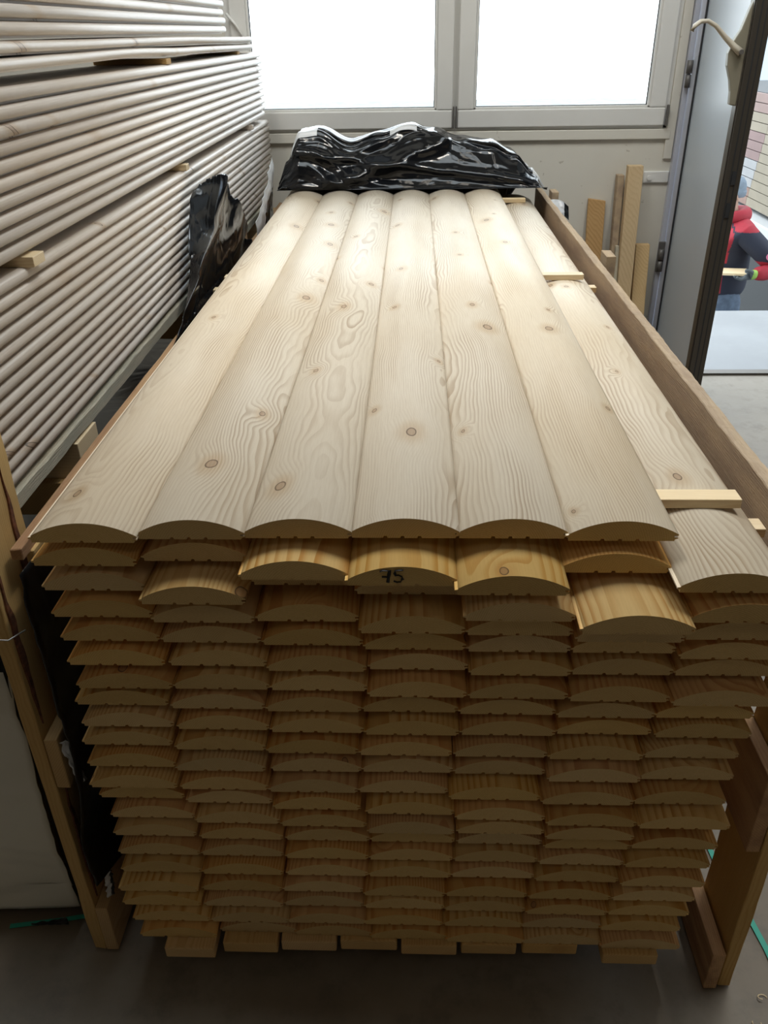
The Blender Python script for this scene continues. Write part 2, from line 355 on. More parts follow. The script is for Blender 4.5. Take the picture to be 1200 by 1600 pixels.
# handle: kite shaped plate and a curved lever that sticks out into the room
hp = MB(); zc = CH-.10; yc = -LW+.030
prof = [(0, .185), (-.012, .15), (-.030, .085), (-.052, .045), (-.062, .01), (-.058, -.03), (-.040, -.075), (-.030, -.115), (-.026, -.16), (0, -.165)]
b1 = [hp.bm.verts.new((a, yc-.012, zc+b)) for a, b in prof]; b2 = [hp.bm.verts.new((a, yc+.022, zc+b)) for a, b in prof]
hp.bm.faces.new(b1); hp.bm.faces.new(b2[::-1])
for i in range(len(prof)): hp.bm.faces.new([b1[i], b1[(i+1) % len(prof)], b2[(i+1) % len(prof)], b2[i]])
plate = hp.build('handle_plate', M['beige_dark'], door, bevel=.004)
lv = [(-.02, yc-.02, zc+.012), (-.045, yc-.012, zc+.030), (-.085, yc-.016, zc+.062), (-.125, yc-.02, zc+.098), (-.155, yc-.022, zc+.113), (-.18, yc-.024, zc+.112), (-.20, yc-.025, zc+.098), (-.207, yc-.025, zc+.082)]
MB().tube(lv, [.018, .015, .012, .010, .010, .0105, .011, .009], 14, flat=.75).build('handle_lever', M['beige'], plate)
MB().tube([(-.024, yc-.03, zc+.014), (-.024, yc-.043, zc+.014)], .008, 12).build('bolt', M['metal_dark'], plate)
jb = MB(); jb.box(1.235, 1.258, 4.27, 4.40, 0, 3.0).box(3.18, 3.2, 4.27, 4.40, 0, 3.0).box(1.235, 3.2, 4.27, 4.40, 2.97, 3.0)
struct(jb.build('trim_4', M['jamb'], bevel=.003))
sk = MB().box(1.228, 1.262, 4.262, 4.272, CH-1.08, CH-.93).build('strike_plate', M['metal_dark'], None, bevel=.004)
tag(sk, 'dark metal strike plate screwed to the grey door jamb', 'strike plate')

# ------------------------------------------------------------------ unseen lamps added under the ceiling for brightness
for i, ((x, y), p) in enumerate(zip(ADDED_LAMPS, ADDED_LAMP_POWER)):
    e = empty('added_lamp', (x, y, 4.6)); tag(e, 'unseen tube lamp added high in the hall to brighten the scene', 'lamp', 'added lamps out of view')
    MB().box(-.08, .08, -.65, .65, 0, .06).build('added_lamp_housing', M['white_frame'], e, bevel=.01)
    MB().tube([(0, -.6, -.02), (0, .6, -.02)], .014, 10).build('added_lamp_tube', M['white_frame'], e)
    MB().tube([(0, 0, .06), (0, 0, .4)], .006, 6).build('added_lamp_rod', M['steel'], e)
    a = area('added_lamp_light', (x, y, 4.55), (0, 0, 0), .16, 1.3, p, (1.0, .80, .56) if y < 0 else (1.0, .92, .81))

# ------------------------------------------------------------------ half-round cladding boards
BW, BT, BL, PITCH, H0 = .151, .031, 2.86, .046, .600
def board_profile():
    e = .0105; pts = []
    # underside with three shallow grooves, from the left tongue to the right edge
    pts += [(.004, 0)]
    for c in (.050, .0735, .097): pts += [(c-.0030, 0), (c-.0022, .0032), (c+.0022, .0032), (c+.0030, 0)]
    pts += [(.146, 0), (.147, .003), (.1505, .0035), (.1505, .0055), (.1455, .0058), (.1455, .0082), (.151, .0085), (.151, e)]
    n0 = len(pts)
    x0, x1 = .151, .0045; cx = (x0+x1)/2; half = (x0-x1)/2; s = BT-e; Rr = (half*half+s*s)/(2*s); zc = BT-Rr
    a0 = math.asin(half/Rr)
    N = 26
    for i in range(1, N+1):
        a = a0-2*a0*i/N; pts.append((cx+Rr*math.sin(a), zc+Rr*math.cos(a)))
    n1 = len(pts)
    pts += [(.0045, .0088), (.0, .0080), (.0, .0055), (.0040, .0050)]
    return pts, n0-1, n1-1
def board_mesh(name, mats, L=BL):
    pts, a, b = board_profile(); bm = bmesh.new()
    r0 = [bm.verts.new((x, 0, z)) for x, z in pts]; r1 = [bm.verts.new((x, L, z)) for x, z in pts]
    n = len(pts)
    for i in range(n):
        f = bm.faces.new([r0[i], r0[(i+1) % n], r1[(i+1) % n], r1[i]]); f.smooth = a <= i < b
    f = bm.faces.new(r0); f.material_index = 1; f = bm.faces.new(r1[::-1]); f.material_index = 1
    bmesh.ops.recalc_face_normals(bm, faces=bm.faces[:])
    me = bpy.data.meshes.new(name); bm.to_mesh(me); bm.free()
    for m in mats: me.materials.append(m)
    return me
BM = {k: board_mesh('cladding_board_'+k, [M[k], M['end']]) for k in ('pale', 'honey', 'ochre')}
ORD = ['first', 'second', 'third', 'fourth', 'fifth', 'sixth', 'seventh', 'eighth', 'ninth', 'tenth', 'eleventh', 'twelfth', 'thirteenth', 'fourteenth',
       'fifteenth', 'sixteenth', 'seventeenth', 'eighteenth', 'nineteenth', 'twentieth', 'twenty-first']
# measured front ends (mm): x of the tongue, y of the cut, by layer from the top and by column
ROWS = [
[(-527, 937), (-381, 947), (-234, 951), (-87, 953), (60, 953), (207, 948)],
[(-538, 948), (-385, 962), (-238, 917), (-91, 905), (56, 885), (202, 939), (349, 894)],
[(-535, 953), (-384, 921), (-233, 970), (-82, 949), (69, 889), (221, 863), (372, 889)],
[(-530, 950), (-379, 939), (-228, 944), (-76, 918), (75, 916), (226, 903), (377, 910)],
[(-527, 952), (-375, 950), (-223, 946), (-72, 938), (79, 935), (230, 935), (381, 923)],
[(-526, 950), (-370, 951), (-219, 941), (-67, 947), (84, 936), (235, 940), (386, 940)],
[(-521, 949), (-370, 950), (-219, 949), (-68, 937), (84, 936), (235, 932), (386, 925)],
[(-537, 961), (-382, 955), (-230, 951), (-79, 953), (72, 950), (223, 945), (374, 947)],
[(-535, 960), (-379, 956), (-227, 952), (-76, 949), (76, 951), (227, 956), (381, 951)],
[(-545, 964), (-389, 956), (-237, 951), (-86, 949), (67, 949), (218, 946), (371, 952)],
[(-544, 960), (-393, 953), (-234, 955), (-83, 956), (68, 955), (220, 941), (371, 949)],
[(-548, 955), (-392, 954), (-241, 951), (-90, 953), (62, 941), (213, 934), (364, 938)],
[(-546, 973), (-391, 965), (-238, 954), (-78, 947), (73, 938), (224, 929), (376, 926)],
[(-533, 969), (-381, 960), (-229, 956), (-77, 944), (77, 947), (228, 938), (380, 990)],
[(-536, 967), (-379, 963), (-225, 963), (-74, 963), (79, 962), (231, 955), (383, 958)],
[(-534, 963), (-382, 963), (-228, 960), (-77, 960), (75, 960), (226, 957), (377, 954)],
[(-536, 960), (-385, 958), (-230, 959), (-79, 959), (72, 961), (223, 956), (375, 949)],
[(-547, 952), (-391, 957), (-240, 958), (-89, 952), (62, 954), (214, 952), (366, 952)],
[(-548, 955), (-392, 956), (-241, 960), (-89, 958), (62, 956), (213, 952), (364, 954)],
[(-536, 954), (-384, 954), (-237, 955), (-91, 955), (61, 955), (208, 956), (355, 953)],
[(-528, 950), (-374, 964), (-227, 960), (-80, 956), (66, 952), (213, 952), (360, 946)],
]
SPECIAL = {(1, 3): 'honey pine half-round board marked 75 on its end, directly under the top layer',
           (1, 2): 'honey pine half-round board jutting out left of the one marked 75',
           (1, 4): 'honey pine half-round board with a ringed knot, jutting out right of the one marked 75',
           (1, 6): 'pale half-round board lying open at the far right under two cross laths',
           (2, 5): 'striped honey half-round board jutting out farthest, below the top layers at right',
           (2, 1): 'striped honey half-round board jutting out in the third layer, second from the left'}
first = {}
for r, row in enumerate(ROWS):
    for c, (x, y) in enumerate(row):
        kind = 'pale' if (r == 0 or (r, c) == (1, 6)) else ('honey' if (r, c) in ((1, 2), (1, 3), (1, 4), (2, 5), (2, 1)) else random.choice(('ochre', 'ochre', 'honey')))
        if kind not in first:
            o = bpy.data.objects.new('cladding_board', BM[kind]); first[kind] = o
        else: o = first[kind].copy()
        col.objects.link(o)
        o.location = (x/1000, y/1000, CH-H0-PITCH*r)
        if (r, c) in SPECIAL: lab = SPECIAL[(r, c)]
        elif r == 0: lab = 'pale knotty half-round board on the top of the stack, %s from the left' % ORD[c]
        else: lab = 'pine half-round board end, %s layer from the top, %s from the left' % (ORD[r], ORD[c])
        tag(o, lab, 'board', 'half-round cladding boards in the big stack')
        if (r, c) == (1, 3): board75 = o
# the number written on one end
nm = MB()
def stroke(p, r=.0023):
    nm.tube([(a, -.0004, b) for a, b in p], [r*(1+.15*math.sin(i*2.1)) for i in range(len(p))], 8, flat=.35)
k = .021
def sc(pts, ox, oz): return [(ox+a*k, oz+b*k) for a, b in pts]
stroke(sc([(0, .92), (.2, 1.0), (.45, .98), (.62, .96), (.58, .7), (.54, .4), (.50, .05)], .0478, .0045))
stroke(sc([(.12, .50), (.35, .50), (.62, .48)], .0478, .0045))
stroke(sc([(.66, 1.0), (.4, 1.0), (.15, .97), (.12, .7), (.12, .58), (.35, .62), (.58, .5), (.62, .3), (.5, .1), (.25, .08), (.05, .16)], .0652, .0050))
num = nm.build('marker_number', M['ink'], board75); num['label'] = 'black marker 75'

# spacer laths between the layers
def lath(x0, x1, y, z, label, group=None):
    o = MB().box(x0, x1, 0, .032, 0, .0150).build('spacer_lath', M['lath'], None, bevel=.0012, loc=(0, y, z))
    return tag(o, label, 'lath', group)
zt = CH-H0
lath(-.50, .483, 1.062, zt-.015, 'pale cross lath under the top layer, nearest to the front')
lath(-.54, .480, 2.345, zt-.015, 'pale cross lath under the top layer, halfway along the stack')
lath(-.50, .457, 3.55, zt-.015, 'pale cross lath under the top layer, beside the black film')
lath(-.50, .525, 1.055, zt-.061, 'pale lath end showing under the second layer by the right rail, near the front')
lath(-.585, .527, 2.38, zt-.061, 'pale lath end showing under the second layer, halfway along the right rail')
lath(-.50, .50, 3.6, zt-.061, 'lath under the second layer below the black film heap')
hl = None
for r in range(2, 20):
    for y in (1.10, 2.38, 3.6):
        if hl is None:
            hl = lath(-.50, .50, y, zt-PITCH*r-.015, 'thin pine spacer lath between the lower layers of the stack', 'spacer laths inside the stack')
        else:
            o = hl.copy(); o.location = (0, y, zt-PITCH*r-.015); col.objects.link(o)

# flat planks and bearers under the stack
zb = CH-H0-20*PITCH
pl = [(-.476, 927, .097), (-.365, 940, .106), (-.252, 946, .107), (-.137, 950, .110), (-.019, 943, .107), (.097, 947, .106), (.215, 950, .105), (.365, 933, .104)]
for i, (x, y, wd) in enumerate(pl):
    o = MB().box(0, wd, 0, 2.9, 0, .0295).build('base_plank', [M['sawn']], None, bevel=.003, loc=(x, y/1000, zb-.030))
    tag(o, 'flat sawn plank end under the stack, %s from the left' % ORD[i], 'plank', 'flat planks under the stack')
for y, n in ((1.5, 'nearest the front'), (2.45, 'in the middle'), (3.45, 'at the far end')):
    o = MB().box(-.54, .52, 0, .09, 0, zb-.031).build('bearer', M['rail_shade_brown'], None, bevel=.003, loc=(0, y, 0))
    tag(o, 'square timber bearer on the floor under the stack, '+n, 'bearer', 'bearers under the stack')

# ------------------------------------------------------------------ timber frames on both sides of the stack
def H(h): return CH-h
cl = empty('timber_side_frame', (-.63, 1.0, 0)); tag(cl, 'yellow sawn timber frame with bark streaks holding the left side of the stack', 'frame')
def under(o, p):
    o.parent = p; o.matrix_parent_inverse = p.matrix_basis.inverted() if False else Matrix.Translation(-p.location); return o
P = under(rough_bar('post', M['sawn_up'], -.660, -.635, 1.0, 1.135, 0.005, H(.52), amp=.004, seed=1), cl)
# bark wane on the post: two tapering streaks on its inner face and its far edge
def streak(name, x, pts, parent, par, mat=None):
    bm = bmesh.new(); th = .0025
    lo = [bm.verts.new((x, a, z)) for a, b, z in pts]; hi = [bm.verts.new((x, b, z)) for a, b, z in pts]
    lo2 = [bm.verts.new((x+th, a+.001, z)) for a, b, z in pts]; hi2 = [bm.verts.new((x+th, b-.001, z)) for a, b, z in pts]
    for i in range(len(pts)-1):
        bm.faces.new([lo2[i], lo2[i+1], hi2[i+1], hi2[i]]); bm.faces.new([lo[i], lo[i+1], lo2[i+1], lo2[i]]); bm.faces.new([hi[i], hi2[i], hi2[i+1], hi[i+1]])
    bmesh.ops.recalc_face_normals(bm, faces=bm.faces[:])
    me = bpy.data.meshes.new(name); bm.to_mesh(me); bm.free()
    o = mesh_obj(name, me, [mat or M['bark']], None); under(o, par); return o
def bark(par, z0, z1, yc, wmax, seed, x=-.6345):
    pts = []
    for i in range(26):
        t = i/25; z = z0+(z1-z0)*t; wd = wmax*math.sin(math.pi*min(1, t*1.0+.02))**.8*(.75+.5*noise.noise(Vector((seed, t*6, 0)))); y = yc(t)+.004*noise.noise(Vector((seed, 4, t*9)))
        pts.append((y-wd/2, y+wd/2, z))
    streak('bark_streak', x, pts, par, cl)
bark(cl, H(1.02), H(.66), lambda t: 1.016+.0*t, .020, 3)
bark(cl, H(.98), H(.56), lambda t: 1.092+.01*t, .022, 5)
bark(cl, H(1.50), H(1.17), lambda t: 1.02+.004*t, .020, 9)
under(rough_bar('rail', M['rail_shade_brown'], -.622, -.603, 1.045, 4.0, H(.703), H(.682), seed=2), cl)  # brown colour stands in for the shade in this gap
under(rough_bar('rail', M['sawn'], -.634, -.610, 1.0, 4.0, H(1.162), H(1.045), seed=3), cl)
under(rough_bar('rail', M['sawn'], -.634, -.609, .998, 4.0, .004, H(1.51), seed=4), cl)
under(rough_bar('brace_board', M['sawn_up'], -.610, -.598, 1.07, 1.17, H(1.05), H(.70), seed=5, amp=.003), cl)
under(rough_bar('post', M['sawn_up'], -.648, -.624, 2.5, 2.62, 0.005, H(.69), seed=6), cl)
under(rough_bar('post', M['sawn_up'], -.648, -.624, 3.8, 3.92, 0.005, H(.69), seed=7), cl)
wire = MB().tube([(-.655, .985, H(.72)), (-.66, .965, H(.765)), (-.645, .96, H(.79)), (-.62, .97, H(.80)), (-.60, .99, H(.795))], .0012, 6)
under(wire.build('wire', M['steel']), cl)

cr = empty('timber_side_frame', (.6, .95, 0)); tag(cr, 'sawn timber frame with a long rough rail holding the right side of the stack', 'frame')
under(rough_bar('rail', M['rail_grey'], .556, .580, .93, 4.0, H(.79), H(.626), seed=11, amp=.0035, n=220), cr)
under(rough_bar('rail', M['rail_shade_brown'], .583, .607, .955, 4.0, H(1.245), H(1.06), seed=12), cr)
under(rough_bar('rail', M['rail_shade_brown'], .578, .603, .945, 4.0, .005, H(1.535), seed=13), cr)
under(rough_bar('post', M['sawn_up'], .608, .632, .952, 1.10, 0.005, H(.58), seed=14, taper=lambda t, a: 0), cr)
for y in (2.66, 3.85):
    under(rough_bar('post', M['rail_grey'], .610, .640, y, y+.09, 0.005, H(.625), seed=15+y), cr)

# ------------------------------------------------------------------ painted panel boards at left
XP = -.68; PP = .0262
def panel_mesh(name, L, hf=None, n=1, th=.0255, wd=.21):
    """board running along Y, right edge rounded at the top and cut back below, drooping by hf(y)"""
    pr = [(0, 0), (wd-.017, 0), (wd-.016, th*.14), (wd-.009, th*.17), (wd-.003, th*.24), (wd-.0005, th*.36), (wd, th*.55), (wd-.0008, th*.75), (wd-.0035, th*.90), (wd-.009, th*.985), (wd-.014, th), (0, th)]
    bm = bmesh.new(); rings = []
    for k in range(n+1):
        y = L*k/n; dz = hf(y) if hf else 0
        rings.append([bm.verts.new((x-wd, y, z+dz)) for x, z in pr])
    m = len(pr)
    for k in range(n):
        for i in range(m):
            f = bm.faces.new([rings[k][i], rings[k][(i+1) % m], rings[k+1][(i+1) % m], rings[k+1][i]]); f.smooth = 2 <= i <= 9
    bm.faces.new(rings[0]); bm.faces.new(rings[-1][::-1])
    bmesh.ops.recalc_face_normals(bm, faces=bm.faces[:])
    me = bpy.data.meshes.new(name); bm.to_mesh(me); bm.free(); me.materials.append(M['painted']); return me
YF = .55
def lerp(pts, y):
    if y <= pts[0][0]: return pts[0][1]
    for (a, b), (c, d_) in zip(pts, pts[1:]):
        if y <= c:
            t = (y-a)/(c-a); t = t*t*(3-2*t); return b+(d_-b)*t
    return pts[-1][1]
def put_panels(count, htop, y1, name_pack, jitter, pitch=PP, th=.0255):
    me = panel_mesh('painted_board', 1.0); src = None
    for i in range(count):
        L = y1-YF+random.uniform(-.006, .006)
        if src is None: o = bpy.data.objects.new('painted_board', me); src = o
        else: o = src.copy()
        col.objects.link(o); o.scale = (1, 1, 1)
        if i == 0 or True:
            m2 = panel_mesh('painted_board', L, th=th); o.data = m2
        o.location = (XP+random.uniform(-jitter, jitter), YF, H(htop+pitch*(i+1)))
        tag(o, 'whitewashed wooden board edge, %s from the top of the %s pack at left' % (ORD[i], name_pack), 'board', 'whitewashed boards in the %s pack' % name_pack)
put_panels(10, .072, 4.16, 'middle', .003)
put_panels(13, .352, 4.235, 'lowest', .002, pitch=.0245, th=.0239)
put_panels(12, .002-PP*12, 3.42, 'highest', .004)
up = [(.55, .028), (1.53, .0275), (1.93, .0285), (2.65, .0275), (3.94, .036)]
lo = [(.55, .058), (1.51, .0525), (1.8, .051), (2.23, .049), (2.87, .056), (3.94, .062)]
up = [(a-YF, b) for a, b in up]; lo = [(a-YF, b) for a, b in lo]
m1 = panel_mesh('warped_painted_board', 3.42, lambda y: -lerp(up, y), 60, th=.0225); o1 = mesh_obj('painted_board', m1, (), None, (XP, YF, H(0)))
tag(o1, 'warped whitewashed board, upper of the two bowed ones between the packs', 'board', 'warped whitewashed boards')
m2 = panel_mesh('warped_painted_board', 3.42, lambda y: -lerp(lo, y)-.0, 60, th=.0215); o2 = mesh_obj('painted_board', m2, (), None, (XP, YF, H(0)))
tag(o2, 'warped whitewashed board, lower of the two bowed ones between the packs', 'board', 'warped whitewashed boards')
def block(name, x0, x1, y0, y1, ha, hb, label, cat, mat='lath', group=None):
    o = MB().box(x0, x1, y0, y1, H(hb), H(ha)).build(name, M[mat], None, bevel=.0015)
    return tag(o, label, cat, group)
block('spacer_lath', -.89, -.684, 2.57, 2.62, .058, .072, 'brown spacer block under the lower warped board, halfway along', 'lath', 'sawn', 'laths between the whitewashed packs')
block('spacer_lath', -.89, -.69, 3.66, 3.71, .062, .072, 'spacer block under the lower warped board at its far end', 'lath', 'sawn', 'laths between the whitewashed packs')
block('spacer_lath', -.89, -.674, 2.60, 2.635, .334, .352, 'small lath end between middle and lowest pack, halfway along', 'lath', 'lath', 'laths between the whitewashed packs')
block('spacer_lath', -.89, -.676, 3.77, 3.80, .334, .352, 'small white lath end between middle and lowest pack at the far end', 'lath', 'painted', 'laths between the whitewashed packs')
block('spacer_lath', -.89, -.668, 1.45, 1.50, .334, .352, 'pale lath end between middle and lowest pack, nearest to the camera', 'lath', 'lath', 'laths between the whitewashed packs')
# rough board and blocks below the packs
rb = rough_bar('rough_board', M['greyrough'], -.89, -.676, YF, 4.1, H(.703), H(.675), amp=.0035, seed=31, n=90)
tag(rb, 'rough grey-green sawn board under the whitewashed packs', 'board')
for y, yy, n in ((1.47, 1.58, 'beside the front left corner of the stack'), (2.6, 2.7, 'halfway along'), (3.7, 3.8, 'at the far end')):
    block('support_block', -.92, -.672, y, yy, .7065, .785, 'notched pale timber block under the whitewashed packs '+n, 'block', 'lath', 'blocks under the whitewashed packs')
    block('support_plank', -1.0, -.668, y-.02, yy+.03, .785, .86, 'brown timber under the pale block '+n, 'block', 'sawn', 'timbers under the whitewashed packs')
# film-wrapped bundle below
def grid_sheet(name, nu, nv, f, mats, thick=.0012, mi=None, smooth=True):
    bm = bmesh.new(); V = [[bm.verts.new(f(i/nu, j/nv)) for j in range(nv+1)] for i in range(nu+1)]
    for i in range(nu):
        for j in range(nv):
            fc = bm.faces.new([V[i][j], V[i+1][j], V[i+1][j+1], V[i][j+1]]); fc.smooth = smooth
            if mi: fc.material_index = mi((i+.5)/nu, (j+.5)/nv)
    me = bpy.data.meshes.new(name); bm.to_mesh(me); bm.free()
    o = mesh_obj(name, me, mats)
    if thick:
        s = o.modifiers.new('thickness', 'SOLIDIFY'); s.thickness = thick; s.offset = 0
    return o
def tri(v):
    v = v-math.floor(v); return abs(v*2-1)
def nz(x, y, s_): return noise.noise(Vector((x, y, s_)))
def ridge(p, s=1.0):
    v = noise.noise(Vector(p)*s); return 1-abs(v)*2
def fold(x, y, seed):
    # a few long creases that wander and cross, little fine crumple
    a = x+.25*nz(x*1.7, y*1.7, seed); b = y+.22*nz(x*2.1, y*1.6, seed+5)
    c1 = tri(a*1.1+b*2.0+nz(a, b*2, seed)*.9); c2 = tri(a*3.1-b*2.2+seed+nz(a*2, b, seed+2)*1.1)
    c3 = ridge((a*6, b*11, seed+9))
    return c1*.55+c2*.28+c3*.17
bd = empty('wrapped_bundle', (-1.2, 1.1, 0)); tag(bd, 'bundle wrapped in grey-white film on the floor behind the left timber frame', 'bundle')
def bundle(u, v):
    # v: round the front from the top edge to the floor; u: along X
    x = -1.95+u*(1.95-.705)
    if v < .3: y = 3.4-(v/.3)*2.338; z = H(.945)
    else:
        t = (v-.3)/.7; y = 1.062-.015*math.sin(t*3.1); z = H(.945)-t*(H(.945)-.035)
        if t > .97 : z += .006*math.sin(u*30)
    y += .030*(fold(x*.9, z*1.2, 3)-.45)*min(1, (1-v)*12) if v > .3 else 0
    x += (.008*fold(y*.5, z, 8) if u > .98 else 0)
    if v > .9: z += max(0, (u-.9))*.25
    return (x, y, z)
under(grid_sheet('film', 90, 110, bundle, [M['wrap'], M['film_side']], mi=lambda u, v: 1 if v < .31 else 0), bd)
def bside(u, v):
    y = 1.062+u*2.338; z = .035+v*(H(.945)-.035); return (-.705+.004*fold(y, z, 5)*(1 if .02 < u < .98 else 0), y, z+max(0, .025*(1-u*8)) * (1-v))
under(grid_sheet('film', 60, 24, bside, [M['film_side']]), bd)
under(MB().box(-1.94, -.715, 1.13, 3.38, .10, H(.955)).build('load', M['sawn'], None), bd)
for i, y in enumerate((1.35, 3.0)): under(MB().box(-1.9, -.73, y, y+.09, 0, .10).build('bearer', M['sawn'], None), bd)
tr = grid_sheet('film_tear', 14, 8, lambda u, v: (-.80+u*.085, 1.030-.006*u+.004*noise.noise(Vector((u*5, v*5, 1))), .035+.012*u+.022*v*(u*.9+.1)), [M['film_side']]); under(tr, bd)

# ------------------------------------------------------------------ black film
# heap at the far end
def heap_h(x):
    pts = [(-.57, .02), (-.53, .10), (-.47, .215), (-.40, .225), (-.26, .165), (-.14, .20), (-.02, .225), (.08, .20), (.20, .165), (.33, .155), (.42, .12), (.50, .05), (.56, -.02)]
    return lerp(pts, x)
def heap(u, v):
    x = -.565+u*1.115
    # v runs from the front hem over the top and down the back
    if v < .12: t = v/.12; y = 3.60+.03*t; s = .22*t
    elif v < .55: t = (v-.12)/.43; y = 3.63+.12*t; s = .22+.78*math.sin(t*math.pi/2)
    elif v < .8: t = (v-.55)/.25; y = 3.75+.27*t; s = 1-.05*t
    else: t = (v-.8)/.2; y = 4.02+.09*t; s = .95-t*2.2
    y += -.02*abs(x)*0
    hh = heap_h(x); z = H(.572)+hh*s
    y += .05*math.sin(x*4.5+1)*(1 if v > .1 else v*10)*.5
    # a large diagonal fold plus crumples
    a = math.exp(-((z-H(.44)-(x-.0)*.32)/.030)**2)*.032*(x < .15)
    b = math.exp(-((z-H(.50)+(x-.1)*.12)/.018)**2)*.022
    env = min(1, v*9)*(1 if v < .85 else 0.6)
    y -= (a+b)*env*(v < .8)
    f = fold(x*1.1, (v*1.6)+x*.55, 11.3)
    y -= env*.024*(f-.3)*(v < .6); z += env*.022*(f-.45)*(1 if v > .35 else .35)
    z += env*.004*(ridge((x*9+2, v*3, 5))-.5)
    if v < .12: z = max(z, H(.567)+.001)
    return (x, y, z)
hp_ = grid_sheet('black_film_heap', 220, 110, heap, [M['film'], M['film_white']], mi=lambda u, v: 1 if ((u < .15 and .40 < v < .60 and u > .05) or (.42 < u < .52 and .46 < v < .56) or (u > .955 and v > .4)) else 0)
tag(hp_, 'crumpled glossy black film bunched over the far end of the board stack', 'plastic film')
# hanging edge at the far left, silver-white outside
def edge(u, v):
    y = 3.13+u*.50; top = lerp([(2.95, .70), (3.12, .60), (3.3, .55), (3.55, .47), (3.67, .43)], y)
    z = H(top)-v*.42
    x = -.565-.03*math.sin(v*2.4)+.02*(fold(y*.9, z*1.3, 4)-.4)-.008*(ridge((y*9, z*3, 1))) - .012*math.exp(-(v/.05)**2)
    return (max(-.594, min(-.556, x)) if z < H(.6) else min(-.553, x), y, z)
e1 = grid_sheet('black_film_edge', 90, 70, edge, [M['film'], M['film_white']], mi=lambda u, v: 1 if v < .17+.05*math.sin(u*9) else 0)
tag(e1, 'film strip with a white rolled edge hanging down the far left side', 'plastic film')
# flap standing up between the packs and the stack
FC = [(.378, 2.72), (.496, 2.56), (.582, 2.30), (.642, 2.08), (.684, 1.91), (.80, 1.62)]
FL = [(.394, 2.60), (.425, 2.53), (.548, 2.38), (.641, 2.25), (.73, 2.11), (.80, 1.95)]
FR = [(0, .378), (.12, .385), (.3, .415), (.55, .476), (.7, .53), (.88, .575), (1.0, .66)]
def flap(u, v):
    hb = .80                                                   # lower hem
    if u < .34:                                                # face turned to the camera, left of the sharp crease
        t = u/.34
        tl = lerp([(0, .405), (.25, .392), (.55, .384), (.85, .378), (1, .378)], t)
        h = tl+(hb-tl)*v+.006*noise.noise(Vector((t*14, 0, 2)))*(1-v)
        yc = lerp(FC, h); yl = lerp(FL, h); k_ = min(1, max(0, (.76-h)/.30))
        x = -.600-.058*(1-t)*k_; y = yc+(yl-yc)*(1-t)+.010*math.sin(t*3.14)*k_
        x += .003*(fold(t, h, 3)-.4)
    else:                                                      # the part running back along the stack
        t = (u-.34)/.66
        top = lerp(FR, t)+.007*noise.noise(Vector((t*26, 0, 2)))
        h = top+(hb-top)*v; yc = lerp(FC, h)
        y = yc+(3.12-yc)*t
        x = -.600+.020*(fold(y*.45+h*.5, h*.5, 21.0)-.35)*min(1, t*5)+.012*math.sin(t*7+h*5)*min(1, t*4)*(1-v)
    x = min(-.574, max(-.668 if h < .66 else -.597, x))
    return (x, y, H(h))
e2 = grid_sheet('black_film_flap', 150, 110, flap, [M['film']])
tag(e2, 'torn black film flap standing upright between the whitewashed packs and the stack', 'plastic film')
# sheet hanging down the left side
def side(u, v):
    h = .69+v*(1.455-.69); y = .985+u*2.1
    h -= max(0, (.05-u)*1.6)*(v > .8)*(v-.8)*5*.6                   # rounded lower front corner
    out = math.exp(-((h-1.33)/.115)**2)                           # bulges out between the rails
    x = -.584-.030*out+.005*(fold(y, -h, 31)-.4)
    if h > .68 and h < 1.19: x = max(x, -.594)
    if u < .10: y += .012*noise.noise(Vector((0, 3, h*11)))+.006*noise.noise(Vector((0, 3, h*40)))
    return (x, y, H(h))
e3 = grid_sheet('black_film_sheet', 120, 60, side, [M['film_side']])
tag(e3, 'black film sheet hanging in the gap between the left timber frame and the stack', 'plastic film')
for i, (y, z, hgt, lab) in enumerate(((1.0, H(1.05), .10, 'small torn white film scrap by the middle rail of the left frame'), (1.02, H(1.43), .075, 'small torn white film scrap above the bottom rail of the left frame'))):
    s = grid_sheet('film_scrap', 10, 22, lambda u, v: (-.606+.012*u+.014*v*(1 if i == 0 else -.6)+.004*noise.noise(Vector((v*9, u*4, i))), y+.01*u+.008*noise.noise(Vector((v*6, 1, i))), z-v*hgt), [M['film_white'], M['film_side']], mi=lambda u, v: 1 if u > .7 else 0)
    tag(s, lab, 'plastic film')
s = grid_sheet('film_scrap', 16, 10, lambda u, v: (.60+.085*u, 3.84-.04*v+.012*noise.noise(Vector((u*5, v*4, 3))), H(.655)-.03*u-.05*v+.015*math.sin(u*3)), [M['film_white'], M['film_side']], mi=lambda u, v: 1 if u > .72 else 0)
tag(s, 'grey film scrap poking out behind the far end of the right rail', 'plastic film')

